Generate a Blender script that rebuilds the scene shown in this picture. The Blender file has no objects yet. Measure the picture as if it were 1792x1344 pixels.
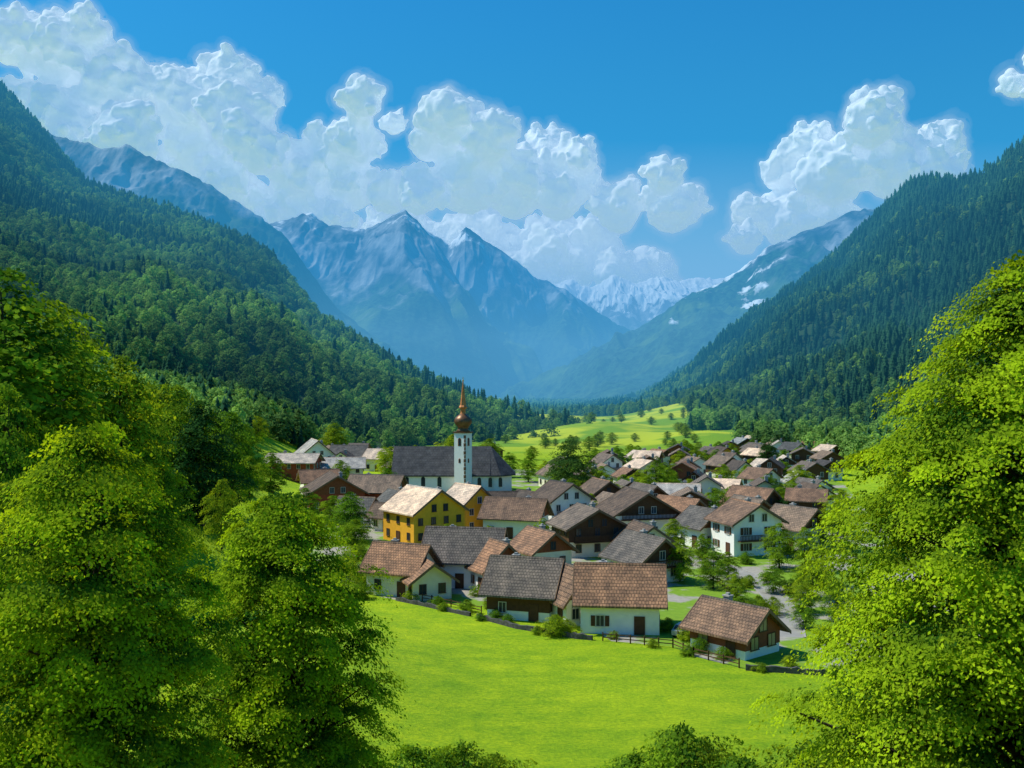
import bpy, bmesh, math, random
import numpy as np
from mathutils import Vector, noise as mn
R=math.radians
sc=bpy.context.scene
COL=sc.collection
random.seed(7); rng=np.random.default_rng(7)

# ---------------- node/material helpers ----------------
def newmat(name):
    m=bpy.data.materials.new(name); m.use_nodes=True
    nt=m.node_tree; nt.nodes.clear()
    out=nt.nodes.new('ShaderNodeOutputMaterial')
    return m,nt,out
def L(nt,a,b): nt.links.new(a,b)
def noise(nt,scale,detail=4,vec=None,rough=.55):
    n=nt.nodes.new('ShaderNodeTexNoise'); n.inputs['Scale'].default_value=scale
    n.inputs['Detail'].default_value=detail; n.inputs['Roughness'].default_value=rough
    if vec is not None: L(nt,vec,n.inputs['Vector'])
    return n.outputs['Fac']
def mix(nt,f,a,b,bt='MIX'):
    n=nt.nodes.new('ShaderNodeMix'); n.data_type='RGBA'; n.blend_type=bt
    for s,v in ((n.inputs[0],f),(n.inputs[6],a),(n.inputs[7],b)):
        if hasattr(v,'links') or hasattr(v,'is_linked'): L(nt,v,s)
        elif isinstance(v,(int,float)): s.default_value=v
        else: s.default_value=(*v,1) if len(v)==3 else v
    return n.outputs[2]
def ramp(nt,f,a,b,interp='LINEAR'):
    n=nt.nodes.new('ShaderNodeMapRange'); n.inputs[1].default_value=a; n.inputs[2].default_value=b
    n.interpolation_type='SMOOTHSTEP' if interp=='S' else 'LINEAR'
    L(nt,f,n.inputs[0]); return n.outputs[0]
def mth(nt,op,a,b=0.0):
    n=nt.nodes.new('ShaderNodeMath'); n.operation=op
    for i,v in enumerate((a,b)):
        if isinstance(v,(int,float)): n.inputs[i].default_value=v
        else: L(nt,v,n.inputs[i])
    return n.outputs[0]
def objco(nt): return nt.nodes.new('ShaderNodeTexCoord').outputs['Object']
def pos(nt): return nt.nodes.new('ShaderNodeNewGeometry').outputs['Position']
def mapped(nt,v,scale,rot=(0,0,0)):
    mp=nt.nodes.new('ShaderNodeMapping'); mp.inputs['Scale'].default_value=scale; mp.inputs['Rotation'].default_value=rot; L(nt,v,mp.inputs[0]); return mp.outputs[0]
def princ(nt,out,col,rough=.85,bump=None,bstr=.3,bdist=.05,metal=0):
    p=nt.nodes.new('ShaderNodeBsdfPrincipled')
    if hasattr(col,'is_linked'): L(nt,col,p.inputs['Base Color'])
    else: p.inputs['Base Color'].default_value=(*col,1)
    p.inputs['Roughness'].default_value=rough; p.inputs['Metallic'].default_value=metal
    p.inputs['Specular IOR Level'].default_value=.25
    if bump is not None:
        b=nt.nodes.new('ShaderNodeBump'); b.inputs['Strength'].default_value=bstr; b.inputs['Distance'].default_value=bdist
        L(nt,bump,b.inputs['Height']); L(nt,b.outputs[0],p.inputs['Normal'])
    L(nt,p.outputs[0],out.inputs[0]); return p
def plain(name,c,rough=.8,var=.25,scale=1.5,metal=0):
    m,nt,out=newmat(name); v=objco(nt)
    f=noise(nt,scale,5,v); f2=noise(nt,scale*9,3,v)
    d=tuple(x*(1-var) for x in c); l=tuple(min(1,x*(1+var*.5)) for x in c)
    col=mix(nt,ramp(nt,f,.3,.7),d,l)
    princ(nt,out,col,rough,f2,.25,.03,metal); return m
def planks(name,c,scale=5):
    m,nt,out=newmat(name); v=objco(nt)
    w=nt.nodes.new('ShaderNodeTexWave'); w.inputs['Scale'].default_value=scale/6.28*3; w.bands_direction='Z'; w.wave_profile='SAW'
    w.inputs['Distortion'].default_value=.3
    L(nt,v,w.inputs['Vector'])
    f=noise(nt,2,5,v)
    col=mix(nt,f,tuple(x*.6 for x in c),tuple(x*1.5 for x in c))
    col=mix(nt,ramp(nt,w.outputs['Fac'],.0,.15),tuple(x*.3 for x in c),col)
    princ(nt,out,col,.75,w.outputs['Fac'],.4,.03); return m
def tiles(name,c,c2,mortar,bw=.4,rh=.36):
    m,nt,out=newmat(name); v=objco(nt)
    b=nt.nodes.new('ShaderNodeTexBrick'); L(nt,v,b.inputs['Vector'])
    b.inputs['Scale'].default_value=1; b.inputs['Brick Width'].default_value=bw; b.inputs['Row Height'].default_value=rh
    b.inputs['Mortar Size'].default_value=.035; b.inputs['Mortar Smooth'].default_value=.5
    b.inputs['Color1'].default_value=(*c,1); b.inputs['Color2'].default_value=(*c2,1); b.inputs['Mortar'].default_value=(*mortar,1)
    f=noise(nt,.6,5,v); f3=noise(nt,4,3,v); oi=nt.nodes.new('ShaderNodeObjectInfo')
    col=mix(nt,ramp(nt,f,.35,.65),(.62,.63,.66),(1.25,1.2,1.15))
    col=mix(nt,1.0,b.outputs['Color'],col,'MULTIPLY')
    col=mix(nt,1.0,col,mix(nt,ramp(nt,f3,.3,.7),(.65,.66,.68),(1.3,1.28,1.25)),'MULTIPLY')
    tint=mix(nt,oi.outputs['Random'],(.62,.75,.86),(1.5,1.27,1.05))
    col=mix(nt,1.0,col,tint,'MULTIPLY')
    h=mth(nt,'MULTIPLY',b.outputs['Fac'],-1.0)
    princ(nt,out,col,.8,h,.7,.05); return m
def leafmat(name,dark,light,tr=.42,trc=(1.5,1.25,.5),vary=((.6,.76,.9),(1.4,1.15,1.0))):
    m,nt,out=newmat(name)
    a=nt.nodes.new('ShaderNodeAttribute'); a.attribute_name='tint'
    oi=nt.nodes.new('ShaderNodeObjectInfo')
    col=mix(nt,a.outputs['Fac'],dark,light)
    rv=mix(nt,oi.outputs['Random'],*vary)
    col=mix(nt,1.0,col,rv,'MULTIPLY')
    d=nt.nodes.new('ShaderNodeBsdfDiffuse'); L(nt,col,d.inputs[0])
    t=nt.nodes.new('ShaderNodeBsdfTranslucent'); tc=mix(nt,1.0,col,trc,'MULTIPLY'); L(nt,tc,t.inputs[0])
    s=nt.nodes.new('ShaderNodeMixShader'); s.inputs[0].default_value=tr
    L(nt,d.outputs[0],s.inputs[1]); L(nt,t.outputs[0],s.inputs[2])
    L(nt,s.outputs[0],out.inputs[0]); return m

M={}
M['white']=plain('white_plaster',(.9,.87,.81),var=.06)
M['cream']=plain('cream_plaster',(.82,.75,.58),var=.08)
M['orange']=plain('orange_plaster',(.88,.43,.03),var=.12)
M['red']=plain('red_plaster',(.36,.07,.035))
M['stone']=plain('stone_masonry',(.09,.09,.085),var=.5,scale=2.5)
M['timber']=planks('dark_timber',(.10,.045,.022))
M['redtimber']=planks('red_timber',(.24,.07,.03))
M['tbrown']=tiles('brown_roof_tiles',(.29,.18,.12),(.20,.127,.09),(.06,.042,.032))
M['tgrey']=tiles('grey_roof_tiles',(.22,.178,.15),(.16,.135,.115),(.05,.042,.036))
M['tpale']=tiles('pale_roof_tiles',(.68,.57,.47),(.58,.49,.41),(.36,.31,.27))
M['tdark']=tiles('dark_roof_tiles',(.11,.088,.076),(.08,.067,.06),(.03,.026,.026))
M['slate']=tiles('slate_roof',(.048,.06,.08),(.038,.047,.062),(.022,.025,.03),.8,.6)
M['barge']=plain('barge_wood',(.2,.12,.07))
M['frame']=plain('window_frame_paint',(.6,.55,.48),var=.05)
M['bframe']=plain('brown_frame_wood',(.12,.06,.03),var=.2)
M['door']=plain('door_wood',(.11,.05,.025))
M['bark']=plain('bark',(.06,.045,.035),var=.5,scale=3)
M['copper']=plain('copper_spire',(.6,.22,.07),rough=.5,metal=.1)
M['copper2']=plain('aged_copper',(.2,.1,.05),rough=.4,metal=.4)
M['gold']=plain('gold_finial',(.7,.4,.1),rough=.3,metal=.9)
M['tyre']=plain('tyre_rubber',(.02,.02,.02))
def glass():
    m,nt,out=newmat('window_glass'); princ(nt,out,(.03,.04,.05),.08); return m
M['glass']=glass()
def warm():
    m,nt,out=newmat('sunlit_tone_glass'); princ(nt,out,(.35,.28,.12),.2); return m  # warm pane colour stands in for lit windows
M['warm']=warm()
M['road']=plain('asphalt',(.3,.285,.26),var=.2,scale=.5)
M['kerb']=plain('kerb_stone',(.35,.34,.32))
M['leafnear']=leafmat('sunlit_leaves',(.022,.09,.012),(.48,.64,.016),.42,(1.4,1.2,.5),((.92,.97,1),(1.04,1.02,1)))  # light tone carries painted sun highlights, dark tone the shaded crown interior
M['leafmid']=leafmat('village_tree_leaves',(.035,.12,.016),(.35,.52,.024),.42)
M['leafdark']=leafmat('dark_tree_leaves',(.018,.07,.022),(.09,.19,.035),.4)

# ---------------- mesh helpers ----------------
def npmesh(name,V,F,mats=(),smooth=False,tint=None):
    V=np.asarray(V,dtype=np.float32); F=np.asarray(F,dtype=np.int32)
    me=bpy.data.meshes.new(name); n,k=F.shape
    me.vertices.add(len(V)); me.vertices.foreach_set('co',V.ravel())
    me.loops.add(n*k); me.loops.foreach_set('vertex_index',F.ravel())
    me.polygons.add(n); me.polygons.foreach_set('loop_start',np.arange(0,n*k,k,dtype=np.int32))
    me.polygons.foreach_set('loop_total',np.full(n,k,dtype=np.int32))
    if smooth: me.polygons.foreach_set('use_smooth',np.ones(n,dtype=bool))
    if tint is not None:
        a=me.attributes.new('tint','FLOAT','FACE'); a.data.foreach_set('value',np.asarray(tint,dtype=np.float32))
    me.update(calc_edges=True)
    for m in mats: me.materials.append(m)
    return me
class MB:
    """small mesh builder"""
    def __init__(s): s.v=[];s.f=[];s.m=[]
    def box(s,x0,x1,y0,y1,z0,z1,m=0):
        b=len(s.v); s.v+=[(x0,y0,z0),(x1,y0,z0),(x1,y1,z0),(x0,y1,z0),(x0,y0,z1),(x1,y0,z1),(x1,y1,z1),(x0,y1,z1)]
        for f in ((0,3,2,1),(4,5,6,7),(0,1,5,4),(1,2,6,5),(2,3,7,6),(3,0,4,7)): s.f.append([b+i for i in f]); s.m.append(m)
    def extr(s,prof,x0,x1,m=0):
        b=len(s.v); n=len(prof)
        s.v+=[(x0,y,z) for y,z in prof]+[(x1,y,z) for y,z in prof]
        for i in range(n):
            j=(i+1)%n; s.f.append([b+i,b+j,b+n+j,b+n+i]); s.m.append(m)
        s.f.append([b+i for i in range(n)][::-1]); s.m.append(m); s.f.append([b+n+i for i in range(n)]); s.m.append(m)
    def lathe(s,prof,n=12,cx=0,cy=0,m=0,ph=0):
        b=len(s.v)
        for r,z in prof:
            for i in range(n):
                a=ph+2*math.pi*i/n; s.v.append((cx+r*math.cos(a),cy+r*math.sin(a),z))
        for k in range(len(prof)-1):
            for i in range(n):
                j=(i+1)%n; s.f.append([b+k*n+i,b+k*n+j,b+(k+1)*n+j,b+(k+1)*n+i]); s.m.append(m)
        s.f.append([b+i for i in range(n)][::-1]); s.m.append(m)
        e=b+(len(prof)-1)*n; s.f.append([e+i for i in range(n)]); s.m.append(m)
    def poly(s,pts,m=0):
        b=len(s.v); s.v+=pts; s.f.append(list(range(b,b+len(pts)))); s.m.append(m)
    def mesh(s,name,mats,smooth=False):
        me=bpy.data.meshes.new(name); me.from_pydata(s.v,[],s.f)
        for m in mats: me.materials.append(m)
        me.polygons.foreach_set('material_index',s.m)
        if smooth: me.polygons.foreach_set('use_smooth',[True]*len(s.f))
        bm=bmesh.new(); bm.from_mesh(me); bmesh.ops.recalc_face_normals(bm,faces=bm.faces); bm.to_mesh(me); bm.free()
        me.update(); return me
def obj(name,me,loc=(0,0,0),rot=0,parent=None,scale=None,label=None,cat=None,group=None,kind=None):
    o=bpy.data.objects.new(name,me); COL.objects.link(o)
    o.location=loc; o.rotation_euler=(0,0,rot) if isinstance(rot,(int,float)) else rot
    if scale is not None: o.scale=scale if not isinstance(scale,(int,float)) else (scale,)*3
    if parent: o.parent=parent
    if label: o['label']=label
    if cat: o['category']=cat
    if group: o['group']=group
    if kind: o['kind']=kind
    return o

# ---------------- terrain ----------------
def gz(x,y):
    t=max(0.,(78-y)/78.); z=26*t**1.6 if y<78 else 0.
    if y<0: z=26+(-y)*.1
    if y>350: z-=min(18,.011*(y-350))
    if y<900:
        e=-40-.12*max(0,y-150); s=max(0.,e-x); h=.75*s*s/(s+12.); h=30*(1-math.exp(-h/30)); z+=h*(1-min(1,max(0,(y-600)/300)))
    if 40<y<135: z+=3.2*math.exp(-((x+26)/15)**2-((y-100)/22)**2)*min(1,(135-y)/12)
    if y>350:
        z+=28*math.exp(-((x-205)/90)**2-((y-850)/240)**2)+8*math.exp(-((x-55)/38)**2-((y-640)/70)**2)+5*math.exp(-((x-105)/26)**2-((y-530)/50)**2)+9*math.exp(-((x-20)/60)**2-((y-860)/80)**2)+5*math.exp(-((x-110)/30)**2-((y-720)/50)**2)
    return z
def axis(near,far,n,p):
    t=np.linspace(-1,1,n); return np.sign(t)*(np.abs(t)**p)*far
xs=axis(0,16000,281,3.2); 
ys=np.concatenate([np.linspace(-150,70,40),np.linspace(74,620,150),np.linspace(632,2400,120),np.geomspace(2500,22000,30)])
V=np.array([(x,y,gz(x,y)) for y in ys for x in xs]); nx=len(xs)
i,j=np.meshgrid(np.arange(nx-1),np.arange(len(ys)-1)); a=(j*nx+i).ravel()
F=np.stack([a,a+1,a+1+nx,a+nx],1)
def grassmat():
    m,nt,out=newmat('meadow_grass'); p=pos(nt)
    big=noise(nt,.03,5,p,.6); med=noise(nt,.3,5,p,.65); 
    fine=noise(nt,2.4,8,mapped(nt,p,(1,1.5,1),(0,0,R(-12))),.8)
    row=noise(nt,1.0,6,mapped(nt,p,(.12,.4,1),(0,0,R(-16))),.75)
    c=mix(nt,ramp(nt,big,.35,.65),(.44,.57,.004),(.64,.72,.006))
    c=mix(nt,ramp(nt,med,.35,.65),mix(nt,1.0,c,(.70,.82,.8),'MULTIPLY'),c)
    c=mix(nt,ramp(nt,fine,.38,.62),mix(nt,1.0,c,(.45,.6,.45),'MULTIPLY'),c)
    c=mix(nt,ramp(nt,row,.38,.6),mix(nt,1.0,c,(.7,.83,.8),'MULTIPLY'),c)
    sp=nt.nodes.new('ShaderNodeSeparateXYZ'); L(nt,p,sp.inputs[0])
    farf=ramp(nt,sp.outputs[1],400,520)
    patch=ramp(nt,noise(nt,.016,3,p),.44,.52)
    fc=mix(nt,patch,(.2,.36,.012),(.52,.58,.02))
    c=mix(nt,farf,c,fc)
    princ(nt,out,c,.95,fine,1.0,.3); return m
M['grass']=grassmat()
obj('ground',npmesh('ground',V,F,[M['grass']],True),kind='structure',label='bright green meadow and valley floor of short grass',cat='meadow')

def ruled(base,ridge,nu,nv,amp,lam,seed,p=1.0,back=.35,jag=.0,rib=0.,riblam=1.,fine=0.):
    base=np.array(base,float); ridge=np.array(ridge,float)
    if len(ridge)!=len(base):
        ridge=np.stack([np.interp(np.linspace(0,1,len(base)),np.linspace(0,1,len(ridge)),ridge[:,k]) for k in range(3)],1)
    n=len(base)
    t=np.linspace(0,n-1,nu); idx=np.arange(n)
    B=np.stack([np.interp(t,idx,base[:,k]) for k in range(3)],1)
    Rg=np.stack([np.interp(t,idx,ridge[:,k]) for k in range(3)],1)
    arc=np.concatenate([[0],np.cumsum(np.linalg.norm(np.diff(Rg,axis=0),axis=1))])
    vs=np.concatenate([np.linspace(0,1,nv),1+np.linspace(0,back,8)[1:]])
    P=np.zeros((nu,len(vs),3)); off=Vector((seed*13.7,seed*5.1,seed*3.3))
    for a in range(nu):
        for b,v in enumerate(vs):
            if v<=1:
                q=B[a]+(Rg[a]-B[a])*v; z=B[a,2]+(Rg[a,2]-B[a,2])*v**p
            else:
                q=Rg[a]+(Rg[a]-B[a])*(v-1); z=Rg[a,2]-(v-1)*(Rg[a,2]-B[a,2])*1.2-(v-1)*50
            w=min(1,v*3)*(1-.85*max(0,min(1,(v-.75)*4)) if v<=1 else .15)
            pt=Vector((q[0]/lam,q[1]/lam,0))+off
            h=mn.fractal(pt,1.,2.,5)*amp*w
            if rib:
                r=1-abs(mn.noise(Vector((arc[a]/riblam+mn.noise(pt*1.7)*.5,v*.9,seed))))*2.6
                r2=1-abs(mn.noise(Vector((arc[a]/riblam*3.1+mn.noise(pt*3)*.7,v*2.3,seed+9))))*2.6
                h+=rib*(r*.75+r2*.3-.5)*w
                if fine:
                    r3=1-abs(mn.noise(Vector((arc[a]/riblam*8+mn.noise(pt*6)*.9,v*5,seed+19))))*2.6
                    r4=1-abs(mn.noise(Vector((arc[a]/riblam*19+mn.noise(pt*9)*1.1,v*11,seed+29))))*2.6
                    h+=fine*(r3*.7+r4*.35-.4)*min(1,v*2)*(1 if v<.93 else .35)
            if jag: h+=mn.fractal(Vector((q[0]/lam*9,q[1]/lam*9,seed)),1.,2.,4)*jag*min(1,v*2)
            P[a,b]=(q[0],q[1],z+h)
    return P
def gridmesh(name,P,mat):
    nu,nv,_=P.shape; V=P.reshape(-1,3)
    a,b=np.meshgrid(np.arange(nu-1),np.arange(nv-1),indexing='ij'); q=(a*nv+b).ravel()
    F=np.stack([q,q+nv,q+nv+1,q+1],1)
    me=npmesh(name,V,F,[mat],True)
    bm=bmesh.new(); bm.from_mesh(me); bmesh.ops.recalc_face_normals(bm,faces=bm.faces)
    s=sum(f.normal.z for f in bm.faces)
    if s<0: bmesh.ops.reverse_faces(bm,faces=bm.faces)
    bm.to_mesh(me); bm.free(); return me
def floormat():
    m,nt,out=newmat('forest_floor'); f=noise(nt,.05,5,pos(nt))
    princ(nt,out,mix(nt,f,(.015,.045,.015),(.035,.08,.02)),.95); return m
M['floor']=floormat()
LB=[(-420,180,20),(-330,200,20),(-270,230,20),(-220,270,18),(-170,320,12),(-125,370,5),(-95,420,0),(-60,480,-3),(-10,560,-4),(50,600,-6)]
LR=[(-950,1600,610),(-797,1550,493),(-679,1450,390),(-578,1350,300),(-406,1250,240),(-281,1150,180),(-193,1000,95),(-96,850,40),(-10,720,10),(62,660,-5)]
RB=[(260,150,-2),(220,230,-2),(190,320,-2),(172,400,0),(160,480,0),(150,560,0),(140,650,0),(145,750,-3),(150,900,-5),(160,1100,-8),(165,1400,-12),(60,1800,-22)]
RR=[(800,850,430),(640,1000,350),(566,1100,292),(524,1150,264),(505,1250,284),(495,1300,266),(468,1350,230),(420,1450,170),(371,1600,113),(305,1750,52),(228,1950,0),(77,2100,-34)]
PL=ruled(LB,LR,170,60,18,260,1,1.0,jag=3,rib=16,riblam=280)
PR=ruled(RB,RR,170,60,28,240,2,1.1,jag=3,rib=24,riblam=280)
obj('wooded_hill',gridmesh('wooded_hill',PL,M['floor']),kind='structure',label='steep forested hillside descending to the village',cat='hill')
obj('wooded_hill',gridmesh('wooded_hill',PR,M['floor']),kind='structure',label='steep hillside covered in dark conifers',cat='hill')

def mountmat(name,snow0,snow1,treeline,forest=(.02,.05,.02),rockc=((.04,.05,.07),(.40,.42,.45)),xslope=0):
    m,nt,out=newmat(name); p=pos(nt); sp=nt.nodes.new('ShaderNodeSeparateXYZ'); L(nt,p,sp.inputs[0])
    n1=noise(nt,.004,6,p,.6); n2=noise(nt,.009,6,mapped(nt,p,(1,1,.35),(0,R(12),0)),.58); n3=noise(nt,.05,6,p,.7)
    h=mth(nt,'ADD',sp.outputs[2],mth(nt,'MULTIPLY',mth(nt,'SUBTRACT',n1,.5),500.))
    h=mth(nt,'ADD',h,mth(nt,'MULTIPLY',mth(nt,'SUBTRACT',n2,.5),350.))
    rock=mix(nt,ramp(nt,n2,.40,.66),*rockc)
    fo=mix(nt,ramp(nt,n3,.38,.62),tuple(c*.4 for c in forest),tuple(c*2.2 for c in forest))
    fo=mix(nt,ramp(nt,n1,.52,.64),fo,mix(nt,n3,(.06,.12,.02),(.12,.2,.03)))
    c=mix(nt,ramp(nt,h,treeline-60,treeline+60),fo,rock)
    sh=mth(nt,'ADD',sp.outputs[2],mth(nt,'MULTIPLY',mth(nt,'SUBTRACT',n2,.5),900.))
    sh=mth(nt,'ADD',sh,mth(nt,'MULTIPLY',mth(nt,'SUBTRACT',n1,.5),400.))
    if xslope: sh=mth(nt,'SUBTRACT',sh,mth(nt,'MULTIPLY',mth(nt,'MAXIMUM',mth(nt,'SUBTRACT',sp.outputs[0],760.),0.),xslope))
    c=mix(nt,ramp(nt,sh,snow0,snow1),c,(.95,.96,.98))
    princ(nt,out,c,.95,n2,.8,20.); return m
mA=mountmat('rocky_mountain',820,880,420); mS=mountmat('snowy_mountain',660,750,500); mF=mountmat('wooded_mountain',370,430,430,xslope=1.0)
def mount(name,B,Rg,mat,label,seed,**kw):
    P=ruled(B,Rg,kw.pop('nu',340),kw.pop('nv',110),kw.pop('amp',60),kw.pop('lam',500),seed,**kw)
    obj(name,gridmesh(name,P,mat),kind='structure',label=label,cat='mountain')
mount('mountain',[(1500,2000,0),(1300,2100,0),(1000,2200,0),(800,2250,-10),(600,2300,-15),(420,2400,-18),(260,2500,-20),(120,2700,-22),(-40,3100,-24)],
 [(1900,3400,640),(1615,3500,640),(1234,3500,650),(912,3500,512),(792,3500,432),(611,3500,330),(410,3500,212),(209,3500,110),(-40,3500,-5)],mF,'hazy blue wooded ridge with snow streaks descending into the valley',3,amp=60,lam=400,rib=80,riblam=340,jag=10,fine=8)
mount('mountain',[(-2100,2300,0),(-1700,2300,0),(-1500,2350,0),(-1300,2400,0),(-1150,2450,0),(-1000,2450,0),(-800,2500,0),(-600,2500,0),(-420,2600,-10),(-250,2750,-20)],
 [(-1700,3200,920),(-1462,3200,830),(-1334,3200,783),(-1242,3200,805),(-1095,3200,732),(-985,3200,677),(-819,3200,580),(-709,3200,488),(-590,3200,305),(-330,3200,80)],mountmat('alpine_ridge',1400,1600,620),'long hazy blue rocky ridge above the forest',4,amp=50,lam=460,rib=70,riblam=380,jag=12,fine=12)
mount('mountain',[(-1500,3300,0),(-1200,3300,0),(-1050,3300,0),(-900,3300,0),(-750,3250,0),(-640,3250,0),(-480,3200,-10),(-330,3250,-20),(-180,3350,-20),(-60,3500,-20),(60,3700,-20),(280,4000,-22)],
 [(-1250,4500,700),(-1023,4500,771),(-907,4500,800),(-829,4500,740),(-739,4500,735),(-661,4500,718),(-584,4500,756),(-480,4500,810),(-400,4500,725),(-315,4500,620),(-230,4480,420),(20,4450,105)],mA,'sharp pyramid-shaped rocky mountain peak in blue haze',5,amp=36,lam=600,rib=150,riblam=560,jag=8,fine=18)
mount('mountain',[(-700,4200,-20),(-500,4200,-20),(-350,4150,-20),(-220,4100,-20),(-60,4100,-20),(100,4150,-20),(250,4200,-20),(420,4300,-20),(600,4400,-20),(850,4600,-20)],
 [(-600,5200,800),(-460,5200,845),(-331,5200,762),(-242,5200,855),(-160,5200,790),(12,5200,678),(131,5200,588),(310,5200,495),(609,5200,330),(800,5200,160)],mA,'jagged rocky mountain with a broad shadowed face',6,amp=40,lam=640,rib=160,riblam=600,jag=9,fine=20)
mount('mountain',[(-200,7300,-20),(300,7300,-20),(600,7300,-20),(900,7300,-20),(1200,7300,-20),(1500,7300,-20),(1800,7300,-20),(2100,7300,-20),(2600,7300,-20),(3300,7300,-20)],
 [(0,9000,880),(537,9000,975),(720,9000,910),(899,9000,1010),(1106,9000,915),(1312,9000,985),(1519,9000,950),(1725,9000,1000),(2035,9000,960),(2862,9000,900)],mS,'distant snow-covered mountain range',7,amp=110,lam=800,rib=180,riblam=520,jag=16,fine=36)

# ---------------- vegetation ----------------
def lerp_prof(prof,z):
    return np.interp(z,[p[0] for p in prof],[p[1] for p in prof])
def crown(name,seed,prof,ncl,nlf,clr,leaf,mat,lump=.22,shell=.55,flat=.3,droop=.25,nj=.34,tf=1.6):
    g=np.random.default_rng(seed)
    z0,z1=prof[0][0],prof[-1][0]
    zz=g.uniform(z0,z1,ncl*6); rr=lerp_prof(prof,zz); keep=g.uniform(0,max(p[1] for p in prof),len(zz))<rr+.15*clr
    zz=zz[keep][:ncl]; rr=rr[keep][:ncl]; ncl=len(zz)
    th=g.uniform(0,2*np.pi,ncl)
    lm=np.array([mn.fractal(Vector((math.cos(t)*tf+seed,math.sin(t)*tf,z*2.2/clr*.35)),1.,2.,3) for t,z in zip(th,zz)])
    u=g.uniform(0,1,ncl); rad=np.maximum(.05,rr*(1+lump*lm*1.6)*(1-shell*u**1.8))
    C=np.stack([rad*np.cos(th),rad*np.sin(th),zz+g.normal(0,.15*clr,ncl)],1)
    out=np.stack([np.cos(th),np.sin(th),-droop*np.ones(ncl)],1); out/=np.linalg.norm(out,axis=1)[:,None]
    tan=np.stack([-np.sin(th),np.cos(th),np.zeros(ncl)],1)
    up=np.cross(out,tan); up*=np.sign(up[:,2:3])
    s=clr*g.uniform(.6,1.3,ncl)[:,None]
    n=ncl*nlf; ci=np.repeat(np.arange(ncl),nlf)
    a=g.normal(0,.5,n)[:,None]; b=g.normal(0,.42,n)[:,None]; c=g.normal(0,flat*.5,n)[:,None]
    c-= .35*(a**2+b**2)
    Pp=C[ci]+s[ci]*(out[ci]*a+tan[ci]*b+up[ci]*c)
    nrm=up[ci]*.8+out[ci]*.45+g.normal(0,nj,(n,3)); nrm/=np.linalg.norm(nrm,axis=1)[:,None]
    d=out[ci]*.7+g.normal(0,.7,(n,3)); d-=nrm*np.sum(d*nrm,1)[:,None]; d/=np.linalg.norm(d,axis=1)[:,None]
    w=np.cross(nrm,d); ls=leaf*g.uniform(.6,1.3,n)[:,None]
    V=np.stack([Pp-d*ls*.5,Pp+w*ls*.29,Pp+d*ls*.5,Pp-w*ls*.29],1).reshape(-1,3)
    F=np.arange(4*n).reshape(n,4)
    edge=np.clip((a[:,0]+.3)*.4,-.25,.4)  # outer leaves of each clump lightened to imitate sunlit edges
    tint=np.clip(.5*g.uniform(0,1,ncl)[ci]+.2*g.uniform(0,1,n)-.3*(u[ci])+edge+.08,0,1)  # clumps deeper in the crown tinted darker, shade put into the colour
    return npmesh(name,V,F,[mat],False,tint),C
def tube(mb,pts,rad,n=7):
    b=len(mb.v)
    for k,(p,r) in enumerate(zip(pts,rad)):
        p=Vector(p); d=(Vector(pts[min(k+1,len(pts)-1)])-Vector(pts[max(k-1,0)])).normalized()
        x=d.cross(Vector((.3,1,.2))).normalized(); y=d.cross(x)
        for i in range(n):
            a=2*math.pi*i/n; mb.v.append(tuple(p+(x*math.cos(a)+y*math.sin(a))*r))
    for k in range(len(pts)-1):
        for i in range(n):
            j=(i+1)%n; mb.f.append([b+k*n+i,b+k*n+j,b+(k+1)*n+j,b+(k+1)*n+i]); mb.m.append(0)
def trunk(name,seed,H,r0,C,nb):
    g=random.Random(seed); mb=MB(); pts=[]; 
    k=8
    for i in range(k+1):
        t=i/k; pts.append((math.sin(t*3+seed)*.03*H*t,math.cos(t*2.5+seed)*.02*H*t,H*.93*t))
    tube(mb,pts,[r0*(1.25 if i==0 else 1)*(1-.92*i/k) for i in range(k+1)],9)
    idx=g.sample(range(len(C)),min(nb,len(C)))
    for q in idx:
        c=Vector(C[q]); zt=max(.12*H,min(.85*H,c.z-.45*math.hypot(c.x,c.y)-.05*H)); t=zt/(H*.93)
        st=Vector((math.sin(t*3+seed)*.03*H*t,math.cos(t*2.5+seed)*.02*H*t,zt)); m1=st.lerp(c,.5)+Vector((g.uniform(-.1,.1),g.uniform(-.1,.1),.12))*(c-st).length*.5
        rr=r0*(1-.9*t)*.5
        tube(mb,[st,st.lerp(m1,.5)+Vector((0,0,.02*H)),m1,c],[rr,rr*.75,rr*.5,rr*.12],5)
    return mb.mesh(name,[M['bark']],True)
def tree(trm,crm,loc,s=1,rot=0,label='',group=None,sz=None,kindname='broadleaf_tree',cat='tree'):
    e=obj(kindname,None,loc,rot,scale=(s,s,sz if sz else s),label=label,cat=cat,group=group)
    obj('trunk',trm,parent=e); obj('crown',crm,parent=e); return e
def hero(seed,x,y,prof,ztop,ncl,nlf,clr,leaf,label,nb=60,r0=.35,**kw):
    g0=gz(x,y); H=ztop-g0
    pf=[(z-g0,r) for z,r in prof]
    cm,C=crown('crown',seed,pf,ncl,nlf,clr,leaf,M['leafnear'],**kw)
    tm=trunk('trunk',seed,H,r0,C,nb)
    return tree(tm,cm,(x,y,g0-.1),label=label)
HK=dict(flat=.2,droop=.38,nj=.3,tf=2.4)
hero(11,-14.6,34,[(11,1.6),(13,3.2),(17,4.1),(21,4.1),(24.5,3.5),(27,2.3),(28.4,1.0),(28.9,.1)],28.7,700,290,1.0,.145,'large leafy tree with bright sunlit green crown',shell=.7,lump=.36,nb=150,**HK)
hero(12,-9.9,43,[(8.5,1.8),(12,3.6),(16,4.3),(19,4.1),(21.8,3.4),(23.8,2.3),(25.0,1.1),(25.4,.2)],25.0,640,280,.95,.155,'rounded leafy tree with visible dark limbs in the meadow edge',shell=.7,lump=.29,nb=150,**HK)
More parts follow.
